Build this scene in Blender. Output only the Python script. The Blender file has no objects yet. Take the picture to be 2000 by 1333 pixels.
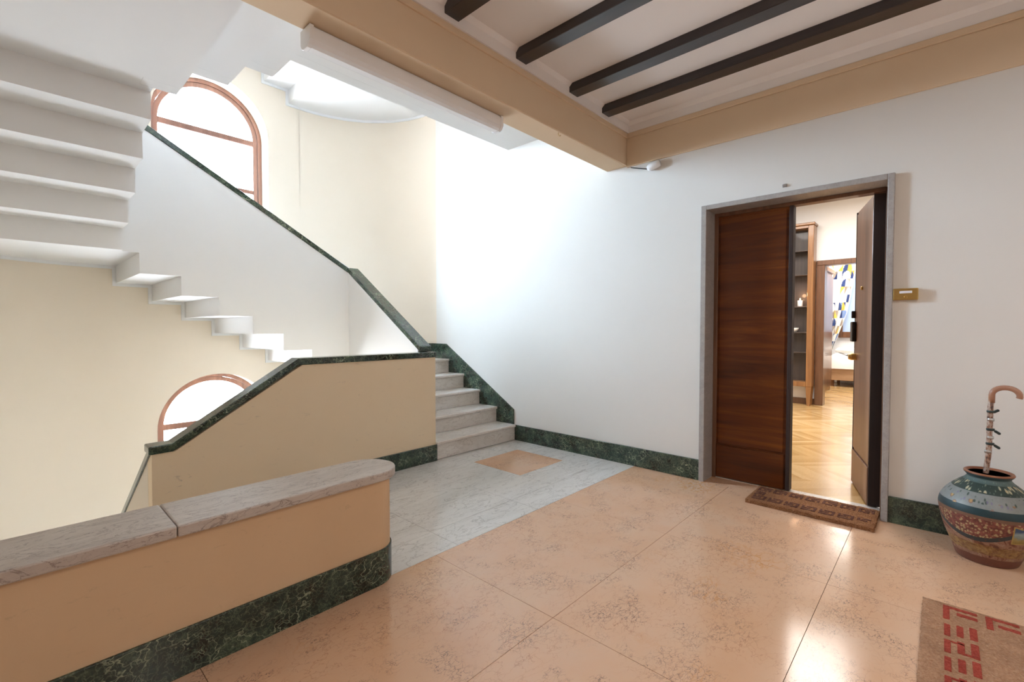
import bpy, math, random
from math import *
from mathutils import Vector
random.seed(7)
S = bpy.context.scene
COL = S.collection

# ------------------------------------------------------------ camera
YAW = atan(838/907.6); PIT = -1.6*pi/180; EYE = 1.3
cd = bpy.data.cameras.new('camera'); cam = bpy.data.objects.new('camera', cd); COL.objects.link(cam)
cd.sensor_width = 36; cd.lens = 907.6*36/2000; cd.clip_start = .05; cd.clip_end = 100
cam.location = (0, 0, EYE)
cam.rotation_euler = Vector((cos(YAW)*cos(PIT), sin(YAW)*cos(PIT), sin(PIT))).to_track_quat('-Z', 'Y').to_euler()
S.camera = cam
# ------------------------------------------------------------ view, world, lights
S.view_settings.view_transform = 'Standard'; S.view_settings.look = 'None'
S.view_settings.gamma = 1; S.view_settings.use_curve_mapping = False
S.view_settings.exposure = 0.0
W = bpy.data.worlds.new('overcast_sky'); S.world = W; W.use_nodes = True
bg = W.node_tree.nodes['Background']
bg.inputs['Color'].default_value = (.87, .94, 1.02, 1); bg.inputs['Strength'].default_value = 45

def area(name, loc, rot, sx, sy, power, color=(1, 1, 1), portal=False):
    l = bpy.data.lights.new(name, 'AREA'); l.shape = 'RECTANGLE'; l.size = sx; l.size_y = sy
    l.energy = power; l.color = color
    if portal: l.cycles.is_portal = True
    o = bpy.data.objects.new(name, l); o.location = loc; o.rotation_euler = rot; COL.objects.link(o); return o
# openings of the three stair windows, light enters towards -Y
for z in (3.35, -.20, 6.90):
    area('window_daylight_portal', (1.70, 6.90, z), (-pi/2, 0, 0), 1.3, 2.0, 1, portal=True)
sl = bpy.data.lights.new('hazy_sun', 'SUN'); sl.energy = 75; sl.angle = radians(60); sl.color = (.56, .79, 1.0)
sun = bpy.data.objects.new('hazy_sun', sl); COL.objects.link(sun); sun.location = (-2, 12, 8)
sun.rotation_euler = Vector((1.95, -4.6, -2.0)).to_track_quat('-Z', 'Y').to_euler()
area('hallway_fill_area', (1.2, -1.3, 3.0), (0, 0, 0), 1.2, 1.2, 34, (1, .92, .84))  # unseen fill light added behind the camera for the foreground
hl = bpy.data.lights.new('hallway_fill_point', 'POINT'); hl.energy = 16; hl.color = (1, .92, .84); hl.shadow_soft_size = .22  # unseen point fill, added to lift the hall ceiling as well
ho = bpy.data.objects.new('hallway_fill_point', hl); ho.location = (.9, -1.7, 2.2); COL.objects.link(ho)
area('apartment_fill_light', (7.0, 1.3, 3.35), (0, 0, 0), 2.2, 2.2, 190, (1, .96, .90))  # added fill, brightens the rooms beyond the open door
area('bedroom_fill_light', (11.8, 1.0, 3.3), (0, 0, 0), 1.4, 1.4, 150, (1, .93, .84))  # fill light added out of view to brighten the far room

# ------------------------------------------------------------ material helpers
def mat(name, color=(.8, .8, .8), rough=.6, metal=0, spec=.5, coat=0):
    m = bpy.data.materials.new(name); m.use_nodes = True
    b = m.node_tree.nodes['Principled BSDF']
    b.inputs['Base Color'].default_value = (*color, 1); b.inputs['Roughness'].default_value = rough
    b.inputs['Metallic'].default_value = metal; b.inputs['Specular IOR Level'].default_value = spec
    b.inputs['Coat Weight'].default_value = coat; b.inputs['Coat Roughness'].default_value = .06
    return m
class NT:
    def __init__(s, m):
        s.t = m.node_tree; s.n = s.t.nodes; s.b = s.n['Principled BSDF']
        s.co = s.n.new('ShaderNodeTexCoord').outputs['Object']
    def link(s, a, b): s.t.links.new(a, b)
    def mapping(s, scale=(1, 1, 1), rot=(0, 0, 0), loc=(0, 0, 0), src=None):
        k = s.n.new('ShaderNodeMapping'); k.inputs['Scale'].default_value = scale
        k.inputs['Rotation'].default_value = rot; k.inputs['Location'].default_value = loc
        s.link(src or s.co, k.inputs['Vector']); return k.outputs[0]
    def noise(s, scale, detail=4, rough=.55, dist=0, src=None):
        k = s.n.new('ShaderNodeTexNoise'); k.inputs['Scale'].default_value = scale
        k.inputs['Detail'].default_value = detail; k.inputs['Roughness'].default_value = rough
        k.inputs['Distortion'].default_value = dist; s.link(src or s.co, k.inputs['Vector']); return k
    def vor(s, scale, feature='DISTANCE_TO_EDGE', src=None):
        k = s.n.new('ShaderNodeTexVoronoi'); k.feature = feature; k.inputs['Scale'].default_value = scale
        s.link(src or s.co, k.inputs['Vector']); return k.outputs[0]
    def ramp(s, fac, stops, interp='LINEAR'):
        k = s.n.new('ShaderNodeValToRGB'); k.color_ramp.interpolation = interp
        e = k.color_ramp.elements
        while len(e) < len(stops): e.new(.5)
        for i, (p, c) in enumerate(stops):
            e[i].position = p; e[i].color = (*c, 1) if len(c) == 3 else c
        s.link(fac, k.inputs['Fac']); return k.outputs['Color']
    def math(s, op, a, b=None):
        k = s.n.new('ShaderNodeMath'); k.operation = op
        for i, v in enumerate((a, b)):
            if v is None: continue
            if isinstance(v, (int, float)): k.inputs[i].default_value = v
            else: s.link(v, k.inputs[i])
        return k.outputs[0]
    def mix(s, fac, a, b, mode='MIX'):
        k = s.n.new('ShaderNodeMix'); k.data_type = 'RGBA'; k.blend_type = mode
        for idx, v in ((0, fac), (6, a), (7, b)):
            if isinstance(v, (int, float)): k.inputs[idx].default_value = v
            elif isinstance(v, tuple): k.inputs[idx].default_value = (*v, 1)
            else: s.link(v, k.inputs[idx])
        return k.outputs[2]
    def warp(s, amt, scale=3, src=None):
        n = s.noise(scale, 3, src=src)
        k = s.n.new('ShaderNodeVectorMath'); k.operation = 'MULTIPLY_ADD'
        s.link(n.outputs['Color'], k.inputs[0]); k.inputs[1].default_value = (amt,)*3
        s.link(src or s.co, k.inputs[2]); return k.outputs[0]
    def bump(s, h, strength=.2, dist=.01):
        k = s.n.new('ShaderNodeBump'); k.inputs['Strength'].default_value = strength; k.inputs['Distance'].default_value = dist
        s.link(h, k.inputs['Height']); s.link(k.outputs[0], s.b.inputs['Normal'])
    def color(s, c): s.link(c, s.b.inputs['Base Color'])
    def island(s):
        k = s.n.new('ShaderNodeNewGeometry'); return k.outputs['Random Per Island']
W3 = (1., 1., 1.); B3 = (0., 0., 0.)
def veins(t, scale, width, src, warp=.25, wscale=2.5):
    v = t.vor(scale, src=t.warp(warp, wscale, src=src))
    return t.ramp(v, [(0, W3), (width, B3)])

def plaster(name, c1, c2, bump=.12, stain=.0, stainc=(.4, .33, .25)):
    m = mat(name, c1, .75, spec=.25); t = NT(m)
    n = t.noise(1.1, 5, .6); c = t.mix(t.ramp(n.outputs[0], [(.35, B3), (.68, W3)]), c1, c2)
    if stain:
        st = t.noise(7, 6, .7, 2, src=t.mapping((1, 1, 2.5), (0, .5, 0)))
        f = t.ramp(st.outputs[0], [(.62, B3), (.80, (stain,)*3)])
        c = t.mix(f, c, stainc)
    t.color(c); t.bump(t.noise(70, 3).outputs[0], bump, .004); return m
M = {}
M['wall'] = plaster('cream_white_wall_paint', (.77, .738, .695), (.75, .718, .675), .08)
M['stairwall'] = plaster('cream_stairwell_paint', (.80, .708, .59), (.78, .688, .57), .06)
M['white'] = plaster('white_soffit_paint', (.84, .84, .84), (.82, .82, .82), .03)
M['tan'] = plaster('tan_beam_paint', (.74, .565, .39), (.72, .545, .37), .05)
M['bench'] = plaster('peach_parapet_paint', (.68, .475, .295), (.63, .435, .27), .08, .6, (.40, .28, .18))
M['brown'] = plaster('scuffed_parapet_paint', (.86, .69, .485), (.83, .66, .46), .08, .6, (.42, .33, .25))
M['ceil'] = plaster('ceiling_paint', (.88, .83, .80), (.86, .81, .78), .02)

def pink_marble():
    m = mat('pink_marble_slabs', (.7, .45, .3), .13, spec=.5); t = NT(m)
    isl = t.math('MULTIPLY', t.island(), 1.0)
    n = t.noise(2.2, 6, .6)
    c = t.ramp(n.outputs[0], [(.30, (.66, .385, .23)), (.50, (.68, .42, .27)), (.70, (.66, .44, .30))])
    c = t.mix(t.math('MULTIPLY', isl, .30), c, (.70, .45, .28))
    src = t.mapping((1, 1.6, 1), (0, 0, .5))
    mask = t.ramp(t.noise(2.6, 4).outputs[0], [(.40, B3), (.62, W3)])
    v1 = veins(t, 12, .028, src, .30, 8)
    c = t.mix(t.math('MULTIPLY', v1, t.math('MULTIPLY', mask, .8)), c, (.38, .19, .11))
    v2 = veins(t, 24, .045, src, .16, 14)
    m2 = t.ramp(t.noise(5, 3).outputs[0], [(.50, B3), (.60, W3)])
    c = t.mix(t.math('MULTIPLY', v2, t.math('MULTIPLY', m2, .9)), c, (.16, .11, .09))
    m3 = t.ramp(t.noise(1.2, 3, src=t.mapping(loc=(3.1, 1.2, 0))).outputs[0], [(.60, B3), (.72, W3)])
    v3 = veins(t, 13, .10, src, .25, 6)
    c = t.mix(t.math('MULTIPLY', m3, t.math('MULTIPLY', v3, .8)), c, (.60, .27, .07))
    t.color(c)
    t.link(t.ramp(t.noise(3).outputs[0], [(.3, (.09,)*3), (.7, (.19,)*3)]), t.b.inputs['Roughness'])
    return m
def grey_marble(name, a, b, v, rot=.6, rough=.13, scale=1.0, vamt=.75):
    m = mat(name, a, rough); t = NT(m)
    src = t.mapping((1*scale, 3.2*scale, 3.2*scale), (.4, .3, rot))
    n = t.noise(1.6, 6, .6, .6, src=src)
    c = t.ramp(n.outputs[0], [(.32, a), (.66, b)])
    k = t.noise(3.2, 8, .62, 1.2, src=src)
    th = t.ramp(k.outputs[0], [(.478, B3), (.494, W3), (.510, B3)])
    c = t.mix(t.math('MULTIPLY', th, vamt), c, v)
    k = t.noise(7.5, 6, .6, 1.6, src=src)
    th = t.ramp(k.outputs[0], [(.488, B3), (.497, W3), (.506, B3)])
    c = t.mix(t.math('MULTIPLY', th, vamt*.7), c, v)
    c = t.mix(t.math('MULTIPLY', t.island(), .25), c, b)
    t.color(c); return m
def verde():
    m = mat('green_serpentine_marble', (.03, .06, .05), .14, spec=.6); t = NT(m)
    n = t.noise(9, 6, .65)
    c = t.ramp(n.outputs[0], [(.35, (.008, .014, .012)), (.55, (.022, .042, .032)), (.72, (.075, .115, .075))])
    v = veins(t, 11, .030, t.mapping((1, 1, 1.3)), .30, 8)
    k = t.ramp(t.noise(5, 4).outputs[0], [(.42, B3), (.62, W3)])
    c = t.mix(t.math('MULTIPLY', v, t.math('MULTIPLY', k, .95)), c, (.42, .48, .32))
    v = veins(t, 34, .07, None, .12, 22)
    c = t.mix(t.math('MULTIPLY', v, .5), c, (.17, .23, .15))
    t.color(c); return m
def wood(name, c1, c2, c3, rough=.28, axis='Z', scale=1.0, coat=.3):
    m = mat(name, c1, rough, coat=coat); t = NT(m)
    sc = {'X': (.5, 9, 9), 'Y': (9, .5, 9), 'Z': (9, 9, .5), 'H': (2, .7, 11)}[axis]
    sc = tuple(v*scale for v in sc)
    n = t.noise(1.4, 8, .62, .9, src=t.mapping(sc))
    c = t.ramp(n.outputs[0], [(.30, c1), (.50, c2), (.70, c3)])
    f = t.noise(6, 4, .7, src=t.mapping(tuple(v*2.5 for v in sc)))
    c = t.mix(.22, c, t.ramp(f.outputs[0], [(.3, (.2, .2, .2)), (.7, (.9, .9, .9))]), 'MULTIPLY')
    t.color(c); return m
M['pink'] = pink_marble()
M['grey'] = grey_marble('grey_veined_marble', (.63, .61, .58), (.74, .72, .69), (.20, .175, .16), vamt=.6)
M['bordo'] = grey_marble('parapet_top_marble', (.42, .355, .31), (.55, .485, .43), (.17, .12, .10), rot=.25, rough=.3, scale=1.4, vamt=.85)
M['step'] = grey_marble('step_marble', (.66, .60, .54), (.76, .71, .66), (.30, .22, .17), rot=.3, rough=.2, vamt=.5)
M['green'] = verde()
M['joint'] = mat('joint_grout', (.16, .12, .10), .8)
M['beamwood'] = wood('dark_stained_beam', (.010, .006, .006), (.018, .010, .009), (.030, .018, .015), .30, 'Y', coat=.4)
M['walnut'] = wood('walnut_door_veneer', (.07, .016, .0025), (.13, .031, .0045), (.22, .062, .009), .35, 'H', .8, coat=.08)
M['walnut'].node_tree.nodes['Principled BSDF'].inputs['Specular IOR Level'].default_value = .35
_t = NT(M['walnut']); _s = _t.n.new('ShaderNodeSeparateXYZ'); _t.link(_t.co, _s.inputs[0])
_w = _t.n.new('ShaderNodeTexWhiteNoise'); _w.noise_dimensions = '1D'
_t.link(_t.math('FLOOR', _t.math('DIVIDE', _t.math('SUBTRACT', _s.outputs[2], .30), .385)), _w.inputs['W'])
_c = _t.b.inputs['Base Color'].links[0].from_socket
_t.color(_t.mix(1.0, _c, _t.ramp(_w.outputs['Value'], [(0, (.80, .77, .75)), (1, (1.1, 1.08, 1.05))]), 'MULTIPLY'))
M['walnut2'] = wood('brown_door_veneer', (.15, .065, .035), (.21, .095, .05), (.27, .125, .07), .45, 'Z', coat=.1)
M['darkwood'] = wood('dark_door_edge', (.018, .010, .009), (.03, .015, .012), (.045, .022, .016), .6, 'Z', coat=0)
M['casing'] = wood('brown_casing', (.10, .045, .022), (.16, .072, .035), (.22, .10, .05), .35, 'Z')
M['shelfwood'] = wood('walnut_bookcase', (.20, .085, .030), (.30, .14, .05), (.40, .20, .08), .35, 'Z')
M['shelfdark'] = wood('dark_bookcase_back', (.030, .022, .020), (.05, .035, .03), (.075, .052, .045), .5, 'Z')
M['winwood'] = wood('reddish_window_frame', (.13, .055, .035), (.19, .085, .055), (.25, .12, .08), .4, 'Z', coat=0)
M['stone'] = grey_marble('grey_stone_frame', (.33, .30, .28), (.42, .385, .36), (.17, .15, .14), rough=.45, scale=4)
M['brass'] = mat('brass', (.62, .42, .15), .28, 1)
M['metal'] = mat('steel', (.55, .55, .56), .3, 1)
M['blackmetal'] = mat('black_metal', (.012, .010, .010), .4, .3)
M['plastic'] = mat('white_acrylic', (.90, .91, .93), .25, spec=.5)
M['label'] = mat('white_name_label', (.85, .85, .9), .4)
M['whitecloth'] = mat('white_bedding', (.85, .83, .80), .9, spec=.1)
M['ceramic'] = mat('white_ceramic', (.85, .84, .82), .2)

def glass():
    m = bpy.data.materials.new('clear_window_glass'); m.use_nodes = True; t = m.node_tree; n = t.nodes
    n.remove(n['Principled BSDF']); o = n['Material Output']
    tr = n.new('ShaderNodeBsdfTransparent'); tr.inputs[0].default_value = (.95, .96, .97, 1)
    gl = n.new('ShaderNodeBsdfGlossy'); gl.inputs['Roughness'].default_value = .02
    mx = n.new('ShaderNodeMixShader'); mx.inputs[0].default_value = .06
    t.links.new(tr.outputs[0], mx.inputs[1]); t.links.new(gl.outputs[0], mx.inputs[2]); t.links.new(mx.outputs[0], o.inputs[0]); return m
M['glass'] = glass()

def parquet():
    m = mat('oak_parquet', (.6, .4, .2), .22, coat=.3); t = NT(m)
    sep = t.n.new('ShaderNodeSeparateXYZ'); t.link(t.co, sep.inputs[0])
    pp = t.math('PINGPONG', sep.outputs[0], .42)
    v = t.math('ADD', sep.outputs[1], pp)
    row = t.math('FLOOR', t.math('DIVIDE', v, .085)); colm = t.math('FLOOR', t.math('DIVIDE', sep.outputs[0], .42))
    cmb = t.n.new('ShaderNodeCombineXYZ'); t.link(row, cmb.inputs[0]); t.link(colm, cmb.inputs[1])
    wn = t.n.new('ShaderNodeTexWhiteNoise'); wn.noise_dimensions = '2D'; t.link(cmb.outputs[0], wn.inputs['Vector'])
    c = t.ramp(wn.outputs['Value'], [(0, (.50, .30, .115)), (.5, (.62, .40, .17)), (1, (.72, .50, .25))])
    g = t.noise(14, 4, src=t.mapping((1, 6, 1)))
    c = t.mix(.25, c, t.ramp(g.outputs[0], [(.3, (.6, .6, .6)), (.7, W3)]), 'MULTIPLY')
    t.color(c); return m
M['parquet'] = parquet()

def coir(name, a, b, sc=150):
    m = mat(name, a, .95, spec=.1); t = NT(m)
    n = t.noise(sc, 3, .7); v = t.vor(sc*.8, 'F1')
    c = t.mix(t.ramp(n.outputs[0], [(.35, B3), (.65, W3)]), a, b)
    c = t.mix(t.ramp(t.noise(9, 3).outputs[0], [(.4, B3), (.7, (.4, .4, .4))]), c, tuple(x*.6 for x in a))
    t.color(c); t.bump(v, .9, .008); return m
M['coir'] = coir('coir_tan', (.21, .09, .04), (.38, .18, .085))
M['coirdark'] = coir('coir_dark', (.10, .040, .030), (.19, .085, .06))
M['matbase'] = coir('woven_tan', (.34, .18, .105), (.48, .285, .175), 120)
M['matred'] = coir('woven_red', (.30, .045, .032), (.42, .085, .055), 120)

# ------------------------------------------------------------ mesh helpers
class MB:
    def __init__(s): s.v = []; s.f = []; s.m = []; s.cur = 0; s.sm = []
    def add(s, vs, fs, smooth=False):
        o = len(s.v); s.v += [tuple(v) for v in vs]
        for f in fs: s.f.append([i+o for i in f]); s.m.append(s.cur); s.sm.append(smooth)
        return s
    def box(s, x0, x1, y0, y1, z0, z1, b=0):
        x0, x1 = sorted((x0, x1)); y0, y1 = sorted((y0, y1)); z0, z1 = sorted((z0, z1))
        if b:  # chamfered: octagonal-ish box, edges cut by b
            b = min(b, (x1-x0)/2.01, (y1-y0)/2.01, (z1-z0)/2.01)
            vs = []
            for X, sx in ((x0, 1), (x1, -1)):
                for Y, sy in ((y0, 1), (y1, -1)):
                    for Z, sz in ((z0, 1), (z1, -1)):
                        vs += [(X, Y+sy*b, Z+sz*b), (X+sx*b, Y, Z+sz*b), (X+sx*b, Y+sy*b, Z)]
            def i(a, c, d, k): return ((a*2+c)*2+d)*3+k
            fs = []
            for a in (0, 1):
                q = [i(a, 0, 0, 0), i(a, 1, 0, 0), i(a, 1, 1, 0), i(a, 0, 1, 0)]; fs.append(q)
                q = [i(0, a, 0, 1), i(1, a, 0, 1), i(1, a, 1, 1), i(0, a, 1, 1)]; fs.append(q)
                q = [i(0, 0, a, 2), i(1, 0, a, 2), i(1, 1, a, 2), i(0, 1, a, 2)]; fs.append(q)
                for c in (0, 1):
                    fs.append([i(a, c, 0, 0), i(a, c, 1, 0), i(a, c, 1, 1), i(a, c, 0, 1)])
                    fs.append([i(a, 0, c, 0), i(a, 1, c, 0), i(a, 1, c, 2), i(a, 0, c, 2)])
                    fs.append([i(0, a, c, 1), i(1, a, c, 1), i(1, a, c, 2), i(0, a, c, 2)])
                    for d in (0, 1): fs.append([i(a, c, d, 0), i(a, c, d, 1), i(a, c, d, 2)])
            return s.add(vs, fs)
        vs = [(x, y, z) for x in (x0, x1) for y in (y0, y1) for z in (z0, z1)]
        return s.add(vs, [(0, 1, 3, 2), (4, 6, 7, 5), (0, 4, 5, 1), (2, 3, 7, 6), (0, 2, 6, 4), (1, 5, 7, 3)])
    def prism(s, poly, ax, a, b):
        """poly in the two remaining axes (in XYZ order), extruded along ax from a to b"""
        def P(p, t): return {'X': (t, p[0], p[1]), 'Y': (p[0], t, p[1]), 'Z': (p[0], p[1], t)}[ax]
        n = len(poly); vs = [P(p, a) for p in poly]+[P(p, b) for p in poly]
        fs = [list(range(n)), list(range(2*n-1, n-1, -1))]+[(i, (i+1) % n, n+(i+1) % n, n+i) for i in range(n)]
        return s.add(vs, fs)
    def obox(s, o, u, v, w, lu, lv, lw, b=0):
        """box from origin o along unit vectors u,v,w"""
        t = MB(); t.box(0, lu, 0, lv, 0, lw, b)
        o, u, v, w = map(Vector, (o, u, v, w))
        return s.add([tuple(o+u*p[0]+v*p[1]+w*p[2]) for p in t.v], t.f)
    def lathe(s, prof, c=(0, 0, 0), n=48, smooth=True):
        vs = []; fs = []
        for r, z in prof:
            for k in range(n): vs.append((c[0]+r*cos(2*pi*k/n), c[1]+r*sin(2*pi*k/n), c[2]+z))
        for j in range(len(prof)-1):
            for k in range(n): fs.append((j*n+k, j*n+(k+1) % n, (j+1)*n+(k+1) % n, (j+1)*n+k))
        if prof[0][0] > 1e-4: fs.append(list(range(n))[::-1])
        if prof[-1][0] > 1e-4: fs.append([(len(prof)-1)*n+k for k in range(n)])
        return s.add(vs, fs, smooth)
    def tube(s, pts, r, n=12, smooth=True):
        pts = [Vector(p) for p in pts]; R = r if isinstance(r, (list, tuple)) else [r]*len(pts)
        vs = []; fs = []; up = Vector((.31, .17, .93))
        for i, p in enumerate(pts):
            d = (pts[min(i+1, len(pts)-1)]-pts[max(i-1, 0)]).normalized()
            a = d.cross(up)
            if a.length < .05: a = d.cross(Vector((1, 0, 0)))
            a.normalize(); b = d.cross(a)
            for k in range(n):
                t = 2*pi*k/n; vs.append(tuple(p+(a*cos(t)+b*sin(t))*R[i]))
        for j in range(len(pts)-1):
            for k in range(n): fs.append((j*n+k, j*n+(k+1) % n, (j+1)*n+(k+1) % n, (j+1)*n+k))
        fs.append(list(range(n))[::-1]); fs.append([(len(pts)-1)*n+k for k in range(n)])
        return s.add(vs, fs, smooth)
    def build(s, name, mats, parent=None, bevel=0, recalc=True):
        me = bpy.data.meshes.new(name); me.from_pydata(s.v, [], s.f)
        for m in (mats if isinstance(mats, list) else [mats]): me.materials.append(m)
        me.polygons.foreach_set('material_index', s.m); me.polygons.foreach_set('use_smooth', s.sm)
        me.update()
        if recalc:
            import bmesh
            bm = bmesh.new(); bm.from_mesh(me); bmesh.ops.recalc_face_normals(bm, faces=bm.faces); bm.to_mesh(me); bm.free()
        o = bpy.data.objects.new(name, me); COL.objects.link(o)
        if parent is not None:
            o.parent = parent
            o.matrix_parent_inverse = Matrix.Translation(-parent_world(parent))
        if bevel:
            bv = o.modifiers.new('edge_bevel', 'BEVEL'); bv.width = bevel; bv.segments = 2; bv.limit_method = 'ANGLE'; bv.angle_limit = radians(40)
        return o
from mathutils import Matrix
def parent_world(p):
    """world position of a parent: meshes are modelled in world space, empties sit at their base"""
    v = Vector((0, 0, 0))
    if p.type == 'MESH': return v
    while p is not None: v += Vector(p.location); p = p.parent
    return v
def thing(name, label=None, cat=None, loc=(0, 0, 0), group=None, kind=None):
    o = bpy.data.objects.new(name, None); o.empty_display_size = .1; COL.objects.link(o); o.location = loc
    return tag(o, label, cat, group, kind)
def tag(o, label=None, cat=None, group=None, kind=None):
    if label: o['label'] = label
    if cat: o['category'] = cat
    if group: o['group'] = group
    if kind: o['kind'] = kind
    return o
def struct(o, label=None, cat=None): return tag(o, label, cat, kind='structure')

# ------------------------------------------------------------ stair geometry (storey = 20 risers)
R_ = .1775; T_ = .297; ST = 3.55
XW = 3.985; YB = 6.38          # door wall, window wall
WX0, WX1 = .66, 2.70           # well
WY0, WY1 = 3.74, 5.09
def arc(cx, cy, r, a0, a1, n=24): return [(cx+r*cos(a0+(a1-a0)*i/n), cy+r*sin(a0+(a1-a0)*i/n)) for i in range(n+1)]
RR = XW-WX1                     # 1.285 radius of the rounded stairwell corners
YB = WY1+RR+.005

def soff_A(z): # list of (Y,z) along ascent
    p = [(3.62, z-.18)]; y = 3.74; zz = z-.18
    for i in range(5):
        p += [(y, zz), (y, zz+R_)]; zz += R_; y += T_
    p.append((WY1, zz)); return p
def tread_A(z):
    p = [(3.64, z)]; y = 3.64; zz = z
    for i in range(5):
        if i: p.append((y, zz))
        p.append((y, zz+R_)); zz += R_; y += T_
    p.append((WY1, zz)); return p
def soff_B(z):
    zz = z+5*R_-.18; x = 2.56; p = [(WX1+.12, zz)]
    for i in range(7): p += [(x, zz), (x, zz+R_)]; zz += R_; x -= T_
    p.append((WX0-.07, zz)); return p
def tread_B(z):
    zz = z+5*R_; x = 2.66; p = [(WX1, zz)]
    for i in range(7): p += [(x, zz), (x, zz+R_)]; zz += R_; x -= T_
    p.append((.68, zz)); return p
def soff_C(z):
    zz = z+12*R_-.18; y = 5.016; p = [(WY1, zz)]
    for i in range(5): p += [(y, zz), (y, zz+R_)]; zz += R_; y -= .30
    p.append((3.62, zz)); return p
def tread_C(z):
    zz = z+12*R_; y = 5.09; p = [(5.09, zz)]
    for i in range(5):
        if i: p.append((y, zz))
        p.append((y, zz+R_)); zz += R_; y -= .295
    p.append((3.62, zz)); return p
def soff_D(z):
    zz = z+17*R_-.18; x = .785; p = [(-.63, zz)]
    for i in range(3): p += [(x, zz), (x, zz+R_)]; zz += R_; x += .303
    p.append((1.70, zz)); return p
def tread_D(z):
    zz = z+17*R_; x = .685; p = [(-.63, zz)]
    for i in range(3): p += [(x, zz), (x, zz+R_)]; zz += R_; x += .303
    p += [(1.31, zz), (1.31, zz-.04), (1.70, zz-.04)]; return p

def flight_body(par, which, z, name='stair_body'):
    mb = MB()
    if which == 'A': mb.prism(tread_A(z)+soff_A(z)[::-1][:-1]+[(3.64, z-.18)], 'X', WX1+.12, XW)
    if which == 'B': mb.prism(tread_B(z)+[(WX0, z+12*R_), (WX0, z+12*R_-.18)]+soff_B(z)[::-1][1:-1]+[(WX1, z+5*R_-.18)], 'Y', WY1+.12, YB)
    if which == 'C': mb.prism(tread_C(z)+soff_C(z)[::-1], 'X', WX0-1.29, WX0-.07)
    if which == 'D': mb.prism(tread_D(z)+soff_D(z)[::-1], 'Y', 2.42, 3.62)
    return mb.build(name, M['white'], par)
def quarter(par, z, side='R'):
    zt = z+(5 if side == 'R' else 12)*R_; mb = MB()
    if side == 'R':
        pl = [(WX1, YB)]+arc(WX1, WY1, RR, pi/2, 0)[1:]+[(WX1+.12, WY1), (WX1+.12, WY1+.12), (WX1, WY1+.12)]
    else:
        pl = [(WX0, YB)]+arc(WX0, WY1, RR, pi/2, pi)[1:]+[(WX0-.07, WY1), (WX0-.07, WY1+.12), (WX0, WY1+.12)]
    mb.prism(pl, 'Z', zt-.18, zt); return mb.build('quarter_landing', M['white'], par)
def marble_step(par, ax, r0, r1, z, s, w0, w1, depth=T_, mt='step'):
    """ax = travel axis; riser plane r0, next riser r1, tread top z, s = travel sign"""
    st = bpy.data.objects.new('step', None); st.parent = par; st.empty_display_size = .05; COL.objects.link(st)
    for nm, a, b, za, zb, bv in (('riser', r0-s*.018, r0, z-R_, z-.030, .001), ('tread', r0-s*.040, r1-s*.018, z-.030, z, .006)):
        mb = MB()
        if ax == 'Y': mb.box(w0, w1, a, b, za, zb, bv)
        else: mb.box(a, b, w0, w1, za, zb, bv)
        mb.build(nm, M[mt], st)
    return st

# ------------------------------------------------------------ floors
fl = MB()
js = [-2.5, -1.85, -.69, .47, 1.63, 2.79, XW]; ys = [-2.5, -2.158, -1.305, -.452, .402, 1.255, 2.10]
g = .0012
for i in range(len(js)-1):
    for j in range(len(ys)-1):
        fl.box(js[i]+g, js[i+1]-g, ys[j]+g, ys[j+1]-g, -.03, 0)
fl.cur = 1; fl.box(-2.5, XW, -2.5, 2.10, -.18, -.006)
fl.cur = 0; fl.box(XW+.0, 4.16, .277, 1.453, -.18, 0)
floor = struct(fl.build('floor', [M['pink'], M['joint']]), 'polished pink marble slab floor of the landing')
fl = MB()
gx = [1.05, 1.80, 2.55, 3.30, XW]
for i in range(4): fl.box(gx[i]+g, gx[i+1]-g, 2.10+g, 2.36-g, -.03, 0)
sx0, sx1, sy0, sy1 = 3.035, 3.665, 2.705, 3.305
gy = [2.36, sy0, sy1, 3.66]
for (a, b, c, d) in ((1.29, 1.80, 2.36, 3.62), (1.80, 2.55, 2.36, 3.62), (2.55, sx0, 2.36, 3.66), (sx1, XW, 2.36, 3.66), (sx0, sx1, 2.36, sy0), (sx0, sx1, sy1, 3.66)):
    fl.box(a+g, b-g, c+g, d-g, -.03, 0)
fl.cur = 1; fl.box(sx0+g, sx1-g, sy0+g, sy1-g, -.03, 0)
fl.cur = 2; fl.box(1.31, XW, 2.10, 3.62, -.18, -.006)
struct(fl.build('floor', [M['grey'], M['pink'], M['joint']]), 'grey veined marble floor with a pink square inlay before the steps')

# ------------------------------------------------------------ walls
ZL, ZH = -4.2, 8.6
DY0, DY1, DZ = .24, 1.495, 2.32       # door opening (outer edge of the stone frame)
mb = MB()
mb.box(XW, XW+.25, -2.5, DY0+.01, -.2, ZH).box(XW, XW+.25, DY1-.01, WY1, -.2, ZH).box(XW, XW+.25, DY0+.01, DY1-.01, DZ-.01, ZH)
mb.box(XW, XW+.25, -2.5, WY1, ZL, -.2)
struct(mb.build('wall_right', M['wall']), 'cream white wall holding the double door')
# rounded corners of the stairwell
def curved_wall(cx, a0, a1, name):
    pi_ = arc(cx, WY1, RR, a0, a1, 120); po = arc(cx, WY1, RR+.25, a0, a1, 120)
    vs = []; fs = []
    for (p, q) in zip(pi_, po): vs += [(*p, ZL), (*p, ZH), (*q, ZL), (*q, ZH)]
    for i in range(120):
        a = i*4; b = a+4
        fs += [(a, a+1, b+1, b), (a+2, b+2, b+3, a+3), (a+1, a+3, b+3, b+1), (a, b, b+2, a+2)]
    m = MB(); m.add(vs, fs); return m
struct(curved_wall(WX1, 0, pi/2, 'c').build('wall_corner', M['stairwall']), 'rounded cream stairwell corner wall')
struct(curved_wall(WX0, pi/2, pi, 'c').build('wall_left_corner', M['stairwall']), 'rounded cream stairwell corner at far left')
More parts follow.
